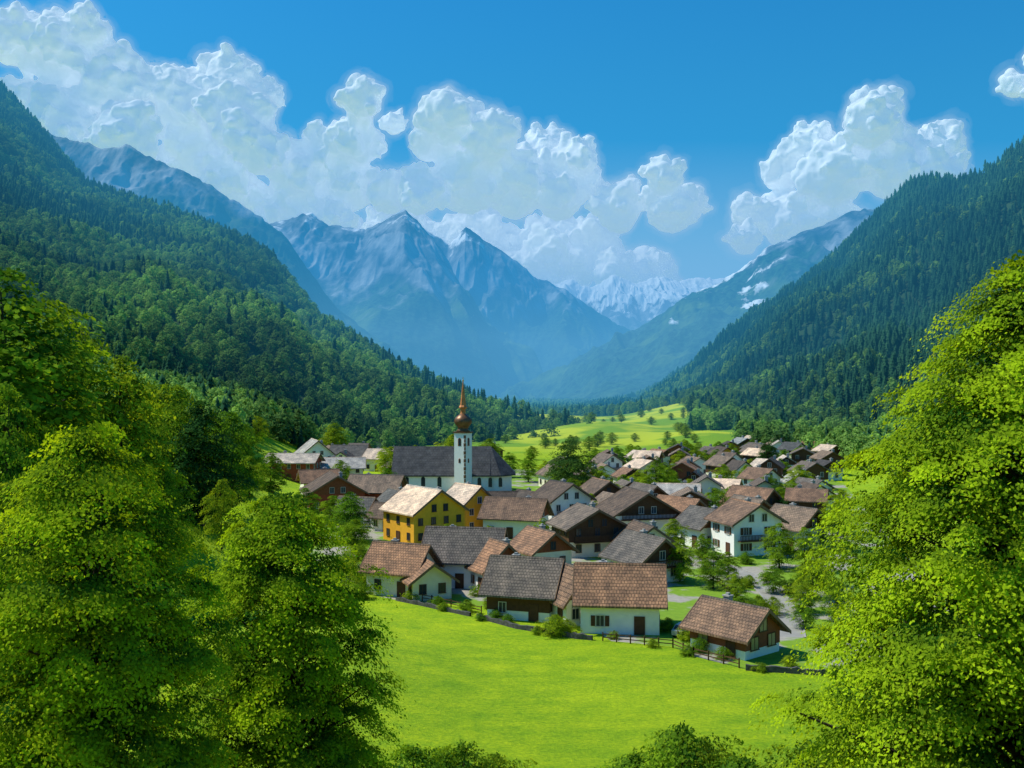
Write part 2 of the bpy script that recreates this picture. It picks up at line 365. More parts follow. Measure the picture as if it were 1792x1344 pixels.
hero(13,16.6,32,[(12.5,4.2),(16,6.2),(20.3,6.5),(25.5,5.8),(29.5,4.2),(32.2,2.4),(33.6,1.0),(34,.3)],34,1600,280,1.02,.145,'tall dense rounded leafy tree with sunlit green edge',shell=.65,nb=190,r0=.5,lump=.24,**HK)

T={}
def template(key,seed,H,prof,ncl,nlf,clr,leaf,mat,nb=14,**kw):
    cm,C=crown('crown',seed,[(z*H,r*H) for z,r in prof],ncl,nlf,clr,leaf,mat,**kw)
    T[key]=(trunk('trunk',seed,H,.022*H,C,nb),cm,H)
RND=[(.12,.12),(.3,.30),(.5,.38),(.7,.34),(.88,.2),(1,.03)]
OVL=[(.06,.14),(.2,.22),(.45,.27),(.7,.22),(.9,.11),(1,.02)]
CON=[(.05,.2),(.12,.32),(.4,.3),(.65,.22),(.85,.1),(1,.01)]
for k,(pf,nm) in enumerate(((RND,'r'),(OVL,'o'),(CON,'c'))):
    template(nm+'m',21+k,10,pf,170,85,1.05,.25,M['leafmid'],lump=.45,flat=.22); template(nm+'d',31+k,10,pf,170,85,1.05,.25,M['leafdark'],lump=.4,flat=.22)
template('r2m',41,10,RND,160,90,1.1,.25,M['leafmid'],lump=.6,flat=.22,tf=2.4); template('o2d',42,10,OVL,170,85,1.0,.25,M['leafdark'],lump=.5,flat=.22)
cm,C=crown('crown',51,[(0,.6),(.3,1.15),(1.1,1.2),(1.7,.8),(2.1,.1)],220,50,.4,.1,M['leafmid'],lump=.55); BUSH=(trunk('stems',51,2,.06,C,14),cm)
def vt(key,x,y,h,label,ws=1.0,z=None):
    tm,cm,H=T[key]; s=h/H; return tree(tm,cm,(x,y,(gz(x,y) if z is None else z)-.1),s*ws,random.uniform(0,6.28),label,'trees around the village',sz=s)
def bush(x,y,s,label='rounded green garden bush',z=None,sz=1.):
    e=obj('bush',None,(x,y,(gz(x,y) if z is None else z)-.05),random.uniform(0,6),scale=(s,s,s*sz),label=label,cat='bush',group='garden bushes')
    obj('stems',BUSH[0],parent=e); obj('crown',BUSH[1],parent=e)
for x,y,tp,k,w in [(-66,130,45,'om',1.3),(-69,152,41,'rm',.75),(-57,112,30,'rm',.65),(-61,156,34.5,'om',1.0),(-52,130,22,'rm',.7),(-61,182,30,'rm',.75),
  (-56,180,27,'od',1.0),(-57,202,24.5,'rm',.8),(-49,168,14,'rm',.65),(-52,150,17,'rm',.7),(-47,93,21,'rm',.85),(-41.5,98,16.5,'r2m',.8),(-72,204,30,'om',1.1),(-82,182,36,'om',1.1),(-81,142,45,'od',1.2),(-66,232,20,'rm',.9),(-59,224,14,'rm',.9),
  (-61,252,13,'om',1.2),(-84,232,30,'rm',.8),(-92,264,30,'rm',.9),(-76,262,20,'rm',.9),(-80,300,18,'rm',.9),(-95,320,25,'om',1.1),(-88,345,19,'rm',1)]:
    vt(k,x,y,max(6,tp-gz(x,y)),'tall dark leafy tree on the slope beside the village' if k[-1]=='d' else 'bright green leafy tree on the slope beside the village',w)
for x,y,h,k,w,l in [(14,243,16.5,'rd',.95,'big dark green tree among village roofs'),(38,262,11,'cm',1.1,'cone-shaped green tree between houses'),(86,335,12,'cd',1,'dark tree near the far houses'),
  (-37,305,11,'rm',1,'light green tree behind the church'),(-71,400,15,'om',1.3,'tall light green tree at the forest foot'),(-31,190,9.5,'om',1.3,'slender bright tree beside the orange house'),
  (25.5,151,6.5,'rm',1,'round green tree by the lane'),(29.5,146,6,'r2m',1,'round green tree by the lane'),(43.5,162,7.5,'rm',1,'leafy tree beside white house'),(47,160,7,'rm',1,'leafy tree beside white house'),
  (31,138,4,'r2m',1.2,'low spreading tree above a hedge'),(-33,262,8,'rm',1,'small tree beside the church'),(5,305,8,'rm',1,'green tree behind the church'),(-1,320,8,'r2m',1.1,'green tree behind the church'),
  (-50,290,8,'rm',1,'green tree near red roofed buildings'),(-42,330,9,'rm',1,'green tree near white houses'),(60,225,8,'rd',1,'dark tree between roofs'),
  (66,200,9,'rm',1,'leafy tree near the hill foot'),(58,180,8,'r2m',1.1,'leafy tree near the hill foot'),(75,260,9,'rm',1,'leafy tree near the hill foot'),(30,360,7,'rm',1.1,'tree at the edge of far roofs'),
  (48,380,7,'rm',1.1,'tree at the edge of far roofs'),(70,400,8,'rm',1,'tree at the edge of far roofs'),(-20,340,13,'rm',1.1,'green tree behind the church'),(-8,350,11,'rm',1.1,'tree behind the church'),(-38,215,6,'rm',1,'small tree by the red barn'),
  (17,205,6,'rm',1,'small green tree between chalets'),(-22,232,5.5,'rm',1,'small green tree below the church'),(29,178,6,'rm',1,'leafy garden tree by the lane'),(6,186,5,'r2m',1,'small garden tree between roofs'),(-4,176,5,'rm',1.1,'small garden tree between roofs'),(19,262,7,'rm',1,'leafy tree between roofs'),(-12,182,4.5,'rm',1,'small tree beside orange house'),
  (-37,205,7,'r2m',1.1,'leafy tree below the red barn'),(-28,178,6,'rm',1.2,'leafy tree below the orange house'),(-44,212,8,'rm',1.1,'leafy tree below the red barn'),(38,131,4.5,'rm',1.1,'leafy garden tree beside the lane'),(36,122,4,'r2m',1.1,'leafy garden tree beside the chalet'),
  (42,139,5.5,'rm',1.1,'leafy tree overhanging the lane'),(41,126,5,'rm',1.1,'leafy tree overhanging the lane'),(46,148,6,'r2m',1.1,'leafy tree overhanging the lane'),(33,152,4.5,'rm',1,'leafy tree overhanging the lane'),(32,167,5,'rm',1,'leafy tree between chalets'),(37.5,143,4,'rm',1.2,'low leafy tree beside the lane')]:
    vt(k,x,y,h,l,w)
g=random.Random(5)
for i in range(85):
    y=g.uniform(380,950); side=g.random()
    if side<.45: x=g.uniform(.15,.19)*y
    elif side<.65: x=g.uniform(-60,-8)+(y-430)*.09
    else: x=g.choice([.03,.07,.10,.13])*y+g.uniform(-7,7)
    vt(g.choice(['rm','r2m','rm']),x,y,g.uniform(3.5,7),'leafy tree at the edge of the valley meadow',1.3)
for x,y,s in [(11,64,2.6),(8.2,66,2.2),(14.5,62,2.6),(17.6,60,2.4),(-3.2,65,2.2),(-6.3,63,2.5),(-1,67,1.7),(20.5,63,2.4),(5.9,69,1.2),(12.6,66,2.1),(-4.6,67.5,1.8)]:
    bush(x,y,s,'wild leafy shrub at the lower edge of the meadow',sz=random.uniform(.85,1.2))
for x,y,s in [(5.2,118.6,1.25),(6.6,119.2,.9),(28,129,1.1),(30,129.3,1.2),(32,129.6,1.2),(34,130,1.1),(26.6,131,.8),(-19,143,.9),(-21,139,1.1),(-22,148,1.3),(-24,153,1.5),(-27,160,1.4),(16.5,160,.9),(20,186,1),(-1,158,.9),(44,150,1.3),(46,142,1.2),(-13,168,1),(33,172,.9),(0,204,1.2),(-26,170,1.4),(39,152,.7),(-25,142,1.5),(-29,150,1.5),
   (-10,134.5,.7),(-6,131,.8),(-2,126.5,.7),(12,117.2,.5),(21,111.5,.8),(23,108.5,.7),(29.5,105.8,.6),(-14,137.8,.8),(-.5,124.6,.6),(20.5,116.5,.9),(23,119,.8),(18.8,121,.8),(-3,133,.8),(0,137,.9),(-4.8,141,.8),(-9,131.5,.6),(-4,126,.5),(3,119.2,.5),(16,113.5,.5),(19.5,110,.6),(26,103.8,.5),(33,102,.6),(24,114,.6),(40,143,1),(35,147,.9),(31,158,1),(39,166,1)]:
    bush(x,y,s)

# forest
def conifer(seed,w=1.):
    g=random.Random(seed); V=[];F=[]; H=15.
    nt_=8; n=12
    for t in range(nt_):
        f=t/nt_; zb=1.2+f*(H-3.0); r=w*(2.9*(1-f)**.7+.45); top=min(H,zb+3.6-1.2*f)
        b=len(V); V.append((0,0,top)); ph=g.random()*6
        for i in range(n):
            a=ph+2*math.pi*i/n; rr=r*(1 if i%2==0 else .55)*g.uniform(.8,1.15); V.append((rr*math.cos(a),rr*math.sin(a),zb+(0 if i%2==0 else .7)+g.uniform(-.3,.3)))
        for i in range(n): F.append((b,b+1+i,b+1+(i+1)%n))
    b=len(V)
    for i in range(4): V.append((.25*math.cos(i*1.57),.25*math.sin(i*1.57),-1.5))
    V.append((0,0,5)); 
    for i in range(4): F.append((b+4,b+i,b+(i+1)%4))
    F=np.array(F); tint=np.array([g.random() for _ in F])
    return V,F,tint
def format_(name,dark,light):
    m,nt,out=newmat(name); oi=nt.nodes.new('ShaderNodeObjectInfo'); p=pos(nt)
    a=nt.nodes.new('ShaderNodeAttribute'); a.attribute_name='tint'
    f=mth(nt,'ADD',mth(nt,'MULTIPLY',oi.outputs['Random'],.35),mth(nt,'MULTIPLY',ramp(nt,noise(nt,.009,3,p),.38,.62),.5))
    f=mth(nt,'ADD',f,mth(nt,'MULTIPLY',a.outputs['Fac'],.2))
    c=mix(nt,f,dark,light)
    d=nt.nodes.new('ShaderNodeBsdfDiffuse'); L(nt,c,d.inputs[0])
    t=nt.nodes.new('ShaderNodeBsdfTranslucent'); L(nt,c,t.inputs[0]); s=nt.nodes.new('ShaderNodeMixShader'); s.inputs[0].default_value=.35
    L(nt,d.outputs[0],s.inputs[1]); L(nt,t.outputs[0],s.inputs[2]); L(nt,s.outputs[0],out.inputs[0]); return m
M['con']=format_('conifer_needles',(.006,.04,.034),(.07,.19,.08)); M['dec']=format_('forest_leaves',(.012,.065,.04),(.40,.64,.12))
conm=[]
for s,w in ((1,1.),(2,.8),(3,1.15)):
    V,F,ti=conifer(s,w); conm.append(npmesh('conifer_tree',V,F,[M['con']],False,ti))
decm=[]
RF=[(.06,.2),(.25,.3),(.5,.34),(.75,.27),(.9,.15),(1,.03)]
for s,pf in ((61,OVL),(62,RF)):
    me,_=crown('broadleaf_tree',s,[(z*12,r*12) for z,r in pf],80,12,1.3,1.0,M['dec'],lump=.4,shell=.45,droop=.4); decm.append(me)
meshes=conm+decm
def sample(P,spacing,pdec,seed):
    g=np.random.default_rng(seed); nu,nv,_=P.shape; nv=nv-4
    A=P[:-1,:nv-1];B=P[1:,:nv-1];C=P[:-1,1:nv];D=P[1:,1:nv]
    ar=np.linalg.norm(np.cross((B-A),(C-A))[...,:],axis=2)
    cnt=g.poisson(ar/spacing**2)
    ii=np.repeat(np.arange(ar.size),cnt.ravel()); s=g.random(len(ii))[:,None]; t=g.random(len(ii))[:,None]
    a,b,c,d=[X.reshape(-1,3)[ii] for X in (A,B,C,D)]
    Q=(a*(1-s)+b*s)*(1-t)+(c*(1-s)+d*s)*t
    pd=pdec(Q); dec=g.random(len(Q))<pd
    var=np.where(dec,3+g.integers(0,2,len(Q)),g.integers(0,3,len(Q)))
    return Q,var
def nz(Q,sc_): return np.array([mn.fractal(Vector((q[0]*sc_,q[1]*sc_,0)),1.,2.,3) for q in Q])
QL,vL=sample(PL,6.2,lambda Q:np.clip(.70+nz(Q,.006)*1.2-(Q[:,2]-150)/600,.12,.92),1)
QR,vR=sample(PR,6.0,lambda Q:np.clip(.22+nz(Q,.006)*1.0-(Q[:,2]-60)/250,.03,.9),2)
g=np.random.default_rng(9); qs=[]
for _ in range(5200):
    x=g.uniform(-300,-50); y=g.uniform(230,600)
    if x< -52-.12*max(0,y-150)-(14 if y<380 else 0): qs.append((x,y,gz(x,y)))
for _ in range(2600):
    x=g.uniform(70,230); y=g.uniform(250,650)
    if x>(114 if y<500 else 124)+10*math.sin(y/40): qs.append((x,y,gz(x,y)))
for _ in range(1700):
    y=g.uniform(600,1050); x=g.uniform(.178,.32)*y
    if x>.178*y+8*math.sin(y/25): qs.append((x,y,gz(x,y)))
for _ in range(9000):
    y=g.uniform(860,2600); x=g.uniform(-.12,.22)*y
    edge=1000+60*math.sin(x/30)-max(0,(x-80))*.4
    if y>edge: qs.append((x,y,gz(x,y)))
QS=np.array(qs); vS=np.where(g.random(len(QS))<.8,3+g.integers(0,2,len(QS)),g.integers(0,3,len(QS)))
Q=np.concatenate([QL,QR,QS]); var=np.concatenate([vL,vR,vS])
size=g.uniform(.55,1.12,len(Q)); rot=g.uniform(0,6.28,len(Q))
ang=np.abs(Q[:,0]/Q[:,1]); dist=np.hypot(Q[:,0],Q[:,1]); vis=(ang<.5)
seen=vis&(((Q[:,0]/Q[:,1])<.33)&((Q[:,0]/Q[:,1])>-.30))
ground_ok=np.array([q[2]+8>gz(q[0],q[1]) for q in Q]); Q=Q[ground_ok];var=var[ground_ok];size=size[ground_ok];rot=rot[ground_ok];dist=dist[ground_ok];seen=seen[ground_ok]
order=np.argsort(np.where(seen,dist,1e9))
ind=[];cc=[0,0]
for k in order:
    t=0 if var[k]<3 else 1
    if cc[t]<(300 if t==0 else 110): ind.append(k); cc[t]+=1
    if cc[0]>=300 and cc[1]>=110: break
src=[None]*5
for k in ind:
    v=int(var[k]); con=v<3
    o=obj('conifer_tree' if con else 'broadleaf_tree',meshes[v],Q[k],rot[k],scale=float(size[k]),label='dark green conifer on the forested hillside' if con else 'leafy green tree on the forested hillside',cat='tree',group='conifers on the hillside' if con else 'leafy trees on the hillside')
    if src[v] is None: src[v]=o
rest=np.ones(len(Q),bool); rest[ind]=False
Qr=Q[rest]
fm=bpy.data.meshes.new('forest'); fm.vertices.add(len(Qr)); fm.vertices.foreach_set('co',Qr.astype(np.float32).ravel())
for nm,ty,ar in (('size','FLOAT',size[rest]),('rot','FLOAT',rot[rest]),('variant','INT',var[rest])):
    a=fm.attributes.new(nm,ty,'POINT'); a.data.foreach_set('value',ar.astype(np.float32 if ty=='FLOAT' else np.int32))
fo=obj('forest',fm,kind='stuff',label='dense mixed forest covering the valley slopes',cat='forest')
ng=bpy.data.node_groups.new('forest_scatter','GeometryNodeTree')
ng.interface.new_socket('Geometry',in_out='INPUT',socket_type='NodeSocketGeometry'); ng.interface.new_socket('Geometry',in_out='OUTPUT',socket_type='NodeSocketGeometry')
gi=ng.nodes.new('NodeGroupInput'); go=ng.nodes.new('NodeGroupOutput'); jn=ng.nodes.new('GeometryNodeJoinGeometry')
for v in range(5)[::-1]:
    oi=ng.nodes.new('GeometryNodeObjectInfo'); oi.inputs['Object'].default_value=src[v]; oi.inputs['As Instance'].default_value=True
    L(ng,oi.outputs['Geometry'],jn.inputs[0])
ip=ng.nodes.new('GeometryNodeInstanceOnPoints'); ip.inputs['Pick Instance'].default_value=True
def na(nm,t):
    n=ng.nodes.new('GeometryNodeInputNamedAttribute'); n.data_type=t; n.inputs[0].default_value=nm; return n.outputs[0]
cx=ng.nodes.new('ShaderNodeCombineXYZ'); L(ng,na('rot','FLOAT'),cx.inputs[2])
L(ng,gi.outputs[0],ip.inputs['Points']); L(ng,jn.outputs[0],ip.inputs['Instance']); L(ng,na('variant','INT'),ip.inputs['Instance Index'])
L(ng,cx.outputs[0],ip.inputs['Rotation']); L(ng,na('size','FLOAT'),ip.inputs['Scale']); L(ng,ip.outputs[0],go.inputs[0])
md=fo.modifiers.new('scatter','NODES'); md.node_group=ng

# ---------------- houses ----------------
def winmeshes(w,h,fr='frame',gl='glass'):
    a=MB(); a.box(-w/2,w/2,-.02,.03,0,h)
    p=a.mesh('window',[M[gl]])
    b=MB(); t=.09
    b.box(-w/2-t,w/2+t,-.07,.0,h,h+t); b.box(-w/2-t-.04,w/2+t+.04,-.12,.0,-t,0)
    b.box(-w/2-t,-w/2,-.07,.0,.001,h-.001); b.box(w/2,w/2+t,-.07,.0,.001,h-.001); b.box(-.03,.03,-.05,-.022,.002,h-.002)
    return p,b.mesh('frame',[M[fr]])
WIN=winmeshes(.9,1.25); WINB=winmeshes(.9,1.25,'bframe'); WINW=winmeshes(1.3,1.3,'bframe','warm')
sh=MB(); sh.box(-.25,.25,-.08,-.02,0,1.25); SHUT=sh.mesh('shutter',[M['timber']])
dm=MB(); dm.box(-.55,.55,-.06,.02,0,2.1); dm.box(-.65,-.55,-.1,.0,0,2.2); dm.box(.55,.65,-.1,.0,0,2.2); dm.box(-.55,.55,-.1,.0,2.1,2.2); DOOR=dm.mesh('door',[M['door']])
ch=MB(); ch.box(-.4,.4,-.35,.35,-1.2,1.0); ch.box(-.5,.5,-.45,.45,1.0,1.15); ch.box(-.2,.2,-.18,.18,1.15,1.4); CHIM=ch.mesh('chimney',[M['kerb']])
def house(x,y,Lx,W,h,r,rot,wall='white',roof='tbrown',upper=None,label='house',detail=2,over=.9,shut=False,balc=False,name='house',win=None,chim=True,z=None,usplit=None):
    z=gz(x,y) if z is None else z
    e=obj(name,None,(x,y,z),R(rot),label=label,cat='house',group='houses of the village')
    a=MB(); a.extr([(-W/2,-1.5),(W/2,-1.5),(W/2,h),(0,h+r),(-W/2,h)],-Lx/2,Lx/2)
    obj('wall',a.mesh('wall',[M[wall]]),parent=e)
    nst=max(1,int(h//2.6)); 
    if upper:
        us=(h-(.3 if nst==1 else h*.48)) if usplit is None else usplit; c=MB(); q=.06
        c.extr([(-W/2-q,us),(W/2+q,us),(W/2+q,h-.02),(0,h+r-.03),(-W/2-q,h-.02)],-Lx/2-q,Lx/2+q)
        obj('timber_cladding',c.mesh('timber_cladding',[M[upper]]),parent=e)
    k=r/(W/2); o=over; t=.24
    yo=W/2+o; zo=h-k*o
    a=MB(); a.extr([(-yo,zo+.02),(0,h+r+.02),(yo,zo+.02),(yo,zo+.02+t),(0,h+r+.02+t*1.1),(-yo,zo+.02+t)],-Lx/2-o,Lx/2+o)
    ro=obj('roof',a.mesh('roof',[M[roof]]),parent=e)
    if detail>=1:
        for sx in (-1,1):
            b=MB(); x0=sx*(Lx/2+o)+.01*sx; x1=x0+sx*.08
            b.extr([(-yo-.02,zo-.1),(0,h+r-.1),(yo+.02,zo-.1),(yo+.02,zo+t+.06),(0,h+r+t*1.1+.08),(-yo-.02,zo+t+.06)],min(x0,x1),max(x0,x1))
            obj('bargeboard',b.mesh('bargeboard',[M['barge']]),parent=e)
        b=MB(); b.extr([(-.16,h+r+t*1.1-.05),(.16,h+r+t*1.1-.05),(.0,h+r+t*1.1+.17)],-Lx/2-o+.05,Lx/2+o-.05); obj('ridge_cap',b.mesh('ridge_cap',[M[roof]]),parent=ro)
    if chim: obj('chimney',CHIM,(Lx*random.choice([-.22,.2]),W*.16,h+r*.68+.3),parent=ro)
    wm=win or (WIN if wall!='cream' else WINB)
    def put(px,py,pz,ang,wmesh=wm,s=shut):
        w=obj('window',wmesh[0],(px,py,pz),ang,parent=e); obj('frame',wmesh[1],parent=w)
        if s:
            for q in (-.85,.85): obj('shutter',SHUT,(q,0,0),parent=w)
    pr=.03 if not upper else .09
    sides=[(0,Lx,W),(math.pi,Lx,W),(math.pi/2,W,Lx),(-math.pi/2,W,Lx)]
    for si,(ang,ww,dd) in enumerate(sides):
        if detail==0 and si==1: continue
        n=max(2,int(ww/((3.3 if shut else 2.8) if detail>=1 else 3.0)))
        for st in range(nst):
            zz=.95+st*2.75
            if zz+1.3>h+.1: break
            for i in range(n):
                u=(i+.5)/n*ww-ww/2
                if si==0 and st==0 and i==n//2 and detail>=1:
                    obj('door',DOOR,(u*math.cos(ang)+0,-dd/2-.03,0),ang,parent=e); continue
                d=-(dd/2+pr)
                put(u*math.cos(ang)-d*math.sin(ang),u*math.sin(ang)+d*math.cos(ang),zz,ang)
        if si>=2 and r>2.2:
            d=-(dd/2+pr)
            for u in ((-1.3,1.3) if ww>9 else (0,)):
                put(u*math.cos(ang)-d*math.sin(ang),u*math.sin(ang)+d*math.cos(ang),h+.05,ang,s=False)
    if balc:
        for sx in balc:
            b=MB(); zb=2.75 if nst>1 else h-1.0
            x0,x1=sorted((sx*(Lx/2+.1),sx*(Lx/2+1.1)))
            b.box(x0,x1,-W/2*.85,W/2*.85,zb-.15,zb)
            xf=sx*(Lx/2+1.1)
            b.box(xf-.04,xf+.04,-W/2*.85,W/2*.85,zb+.9,zb+1.0)
            b.box(xf-.03,xf+.03,-W/2*.85,W/2*.85,zb+.12,zb+.2)
            nb=int(W*.85/.28)
            for i in range(nb+1):
                yy=-W/2*.85+i*(W*.85)/nb; b.box(xf-.025,xf+.025,yy-.07,yy+.07,zb+.2,zb+.9)
            obj('balcony',b.mesh('balcony',[M['timber']]),parent=e)
    return e
H=house
H(13.3,123,9.4,7.4,4.1,3.4,-6,'white','tbrown',None,'white house with brown shutters and broad tiled roof',shut=True)
H(1.9,130,8.2,7.8,3.7,3.4,-17,'white','tgrey','timber','dark timber barn-like house with tiled roof by the meadow',name='farmhouse',usplit=1.2)
H(7.6,126.6,6.4,4.8,3.6,3.0,-66,'white','tbrown','timber','small brown-roofed cross-wing between two houses',chim=False)
H(25.2,112.8,7.6,6.2,2.7,2.3,-50,'white','tbrown','redtimber','low red-brown timber chalet with tan tiled roof',win=WINW,usplit=1.0)
H(-16,144,7.5,7.0,3.8,2.9,-22,'cream','tbrown',None,'cream house with tan roof and porch by the meadow')
H(-12.0,140.6,5,5.6,2.9,2.0,-68,'cream','tbrown',None,'low cream annex with gabled tan roof',chim=False)
H(-7,150,10.5,8.0,4.4,3.7,-10,'white','tgrey','redtimber','large timber farmhouse with brown tiled roof',balc=(1,))
H(-2.3,146,6,6.6,3.8,3.0,-62,'white','tbrown','redtimber','timber house with shutters and dark gable',shut=True)
H(20.5,154,9,8,3.5,3.0,-62,'white','tgrey','timber','timber house with grey-brown roof behind the row',balc=(1,))
H(4.8,163,7.5,7,3.4,2.6,-62,'cream','tbrown','redtimber','house with low tan tiled roof')
H(13.5,177,8.5,10.5,5.2,2.8,-72,'cream','tgrey','timber','cream chalet with dark timber gable and balcony',balc=(1,))
H(-17,192,11,11.5,6.0,3.8,-52,'orange','tpale',None,'bright orange house with pale tiled roof',win=WINB,over=.7)
H(-9.0,204,8,8,5.9,3.2,-52,'orange','tpale',None,'yellow-orange house with steep gable',over=.6)
H(.8,197,11,8,4.2,3.0,-18,'white','tbrown','redtimber','white and timber house with brown hipped roof')
H(10.5,211,8,9.5,6.0,3.0,-62,'white','tdark',None,'white house with timber balcony and dark roof',balc=(1,))
H(25,199,11,13.0,4.8,3.8,-76,'white','tdark','timber','large dark timber chalet with wide gable',balc=(1,))
H(33.5,200,9,8,4.2,2.8,-50,'white','tbrown','timber','timber house with brown roof',balc=(1,))
H(36,186,7,7.5,4.0,2.6,-62,'white','tgrey','redtimber','grey-brown roofed house beside white chalet')
H(41.8,178,8,9.5,5.9,2.8,-72,'white','tbrown',None,'tall white two-storey house with shutters and balcony',shut=True,balc=(1,))
H(52.5,184,8,8,4.2,2.9,-55,'white','tgrey','timber','white and timber chalet beside garden trees')
H(22.5,170,7,7,3.6,2.4,-75,'white','tdark',None,'small white chalet by the lane')
H(38.5,232,9,8,4.5,2.0,-10,'white','tpale',None,'white house with pale flat-pitched roof')
H(30,224,8,8,4.4,2.8,-65,'white','tgrey','timber','timber house with grey-brown roof')
H(20.5,229,8,8,5.2,2.6,-70,'cream','tbrown','timber','cream house with brown roof')
H(-4.5,226,11,7,2.9,2.4,4,'white','tdark','timber','house with dark tiled roof below the church')
H(4.0,224,7,6.5,3.2,2.4,-50,'white','tdark','timber','small dark roofed house')
H(-27,230,6,5.5,3.2,2.2,-60,'white','tgrey',None,'white house with grey roof near the church')
H(-43.0,240,13,13,4.4,3.8,-72,'red','tdark','redtimber','wide dark red timber barn with dark roof',name='barn')
H(-33,243,12,9,4.4,3.2,-12,'red','tgrey','redtimber','long dark red building with grey tiled roof')
H(-33,212,7,6,3.4,2.3,-20,'white','tgrey','timber','small white house by a bright tree')
H(-25.5,205,5,5,3.2,2.0,-30,'white','tdark',None,'small white shed beside orange house',chim=False)
H(-64,292,14,9,5.5,2.0,-5,'red','tpale',None,'red building with pale low roof')
H(-51,300,12,9,5.2,2.4,8,'cream','tpale',None,'cream building with pale roof')
H(-67,338,14,11,5.5,4.5,-70,'white','tpale',None,'white gabled house with pale roof')
H(-57,350,12,9,5,3.2,-10,'white','tgrey',None,'white house with grey roof')
H(-45,345,10,8,4.6,2.6,-20,'cream','tpale','timber','cream house with pale roof')
H(-52,268,9,8,4.2,2.5,20,'white','tbrown',None,'white house with tan roof near the barn')
H(47.5,200,8,7.5,4.2,2.8,-66,'white','tgrey','timber','white and timber chalet near the lane')
H(52,215,9,8,4.5,3,-50,'cream','tbrown','timber','cream house with brown roof')
used=[(o.location.x,o.location.y) for o in bpy.data.objects if o.get('category')=='house']
avoid=used+[(14,243),(38,262),(-17,280),(-28,280),(-6,280),(-17,268)]
g=random.Random(21); cnt=0
for _ in range(9000):
    y=g.uniform(206,490); t=g.uniform(.03,.32) if g.random()<.93 else g.uniform(-.2,-.02)
    x=t*y
    if t<0 and y<300: continue
    if t>=0 and y>275+t/.3*200: continue
    if y<300 and x<12: continue
    if t<0 and y>380: continue
    if x>118: continue
    if any((x-a)**2+((y-b)*.72)**2<(10.5)**2 for a,b in avoid): continue
    avoid.append((x,y)); cnt+=1
    up=g.choice([None,'timber','redtimber','timber',None,'timber']); wl=g.choice(['white','white','cream','white','orange' if g.random()<.4 else 'white'])
    rf=g.choice(['tbrown','tgrey','tdark','tgrey','tpale'])
    nm={'tbrown':'brown','tgrey':'grey-brown','tdark':'dark','tpale':'pale'}[rf]
    H(x,y,g.uniform(6.2,8.0),g.uniform(6.2,8.0),g.choice([4.0,5.4,5.6]),g.uniform(1.7,2.4),g.choice([-75,-60,-65,-70,-20,-90,-100])+g.uniform(-10,10),wl,rf,up,f'{"cream" if wl=="cream" else "orange" if wl=="orange" else "white"} {"timber-gabled " if up else ""}house with {nm} roof in the village',detail=0,over=.75,balc=(1,) if g.random()<.4 else False)
    if cnt>=78: break
tc=0
for _ in range(5000):
    y=g.uniform(210,440); x=g.uniform(.03,.3)*y
    if y>285+x/y/.3*190 or any((x-a)**2+((y-b)*.8)**2<(5.2)**2 for a,b in avoid): continue
    avoid.append((x,y)); vt(g.choice(['rm','r2m','rd','rm','rm']),x,y,g.uniform(5.5,8),'small leafy tree between village houses',1.1); tc+=1
    if tc>=66: break

# ---------------- church ----------------
ce=obj('church',None,(0,0,0),label='white church with slate roof, onion dome and copper spire',cat='church')
cy=281
def part(name,mb,mats,par=None,**k): return obj(name,mb.mesh(name,mats,k.get('smooth',False)),parent=par or ce)
a=MB(); W=13
a.extr([(cy-W/2,-1),(cy+W/2,-1),(cy+W/2,5),(cy,12),(cy-W/2,5)],-32.5,-6); a.lathe([(6.4,-1),(6.4,5)],8,-6,cy,ph=R(22.5))
part('nave_wall',a,[M['white']])
a=MB(); a.extr([(cy-W/2-.7,4.5),(cy,12.05),(cy+W/2+.7,4.5),(cy+W/2+.7,4.85),(cy,12.45),(cy-W/2-.7,4.85)],-33.3,-6)
a.lathe([(7.6,4.5),(7.6,4.85),(.05,12.44)],8,-6,cy,ph=R(22.5)); 
part('roof',a,[M['slate']])
def arch(mb,cx,yf,z0,w,h,th=.08,m=0):
    pts=[(-w/2,0),(w/2,0),(w/2,h-w/2)]+[(w/2*math.cos(t),h-w/2+w/2*math.sin(t)) for t in np.linspace(.3,math.pi-.3,6)]+[(-w/2,h-w/2)]
    b=len(mb.v); n=len(pts)
    mb.v+=[(cx+p,yf-th,z0+q) for p,q in pts]+[(cx+p,yf+.05,z0+q) for p,q in pts]
    mb.f.append([b+i for i in range(n)]); mb.m.append(m)
    for i in range(n): mb.f.append([b+i,b+n+i,b+n+(i+1)%n,b+(i+1)%n]); mb.m.append(m)
for i,cx_ in enumerate((-29,-24.5,-20)):
    a=MB(); arch(a,cx_,cy-W/2,1.6,1.1,2.8); part('window',a,[M['glass']])
for cx_ in (-9,-6,-3.2):
    a=MB(); arch(a,cx_,cy-6.3 if cx_<-4 else cy-5.6,1.6,1.0,2.6,.35); part('window',a,[M['glass']])
tx,ty=-13.4,272.7; q=1.75
te=obj('tower',None,(tx,ty,0),R(-30),parent=ce)
a=MB(); a.box(-q,q,-q,q,-1,16.6); tw=part('tower_wall',a,[M['white']],te)
a=MB(); a.box(-q-.25,q+.25,-q-.25,q+.25,16.6,17.0)
for k in range(15):
    w=.34 if k%2 else .48; zz=.05+k*1.08
    a.box(q+.05-w,q+.05,-q-.05,-q-.05+w,zz,zz+.9)
part('cornice',a,[M['copper2']],te)
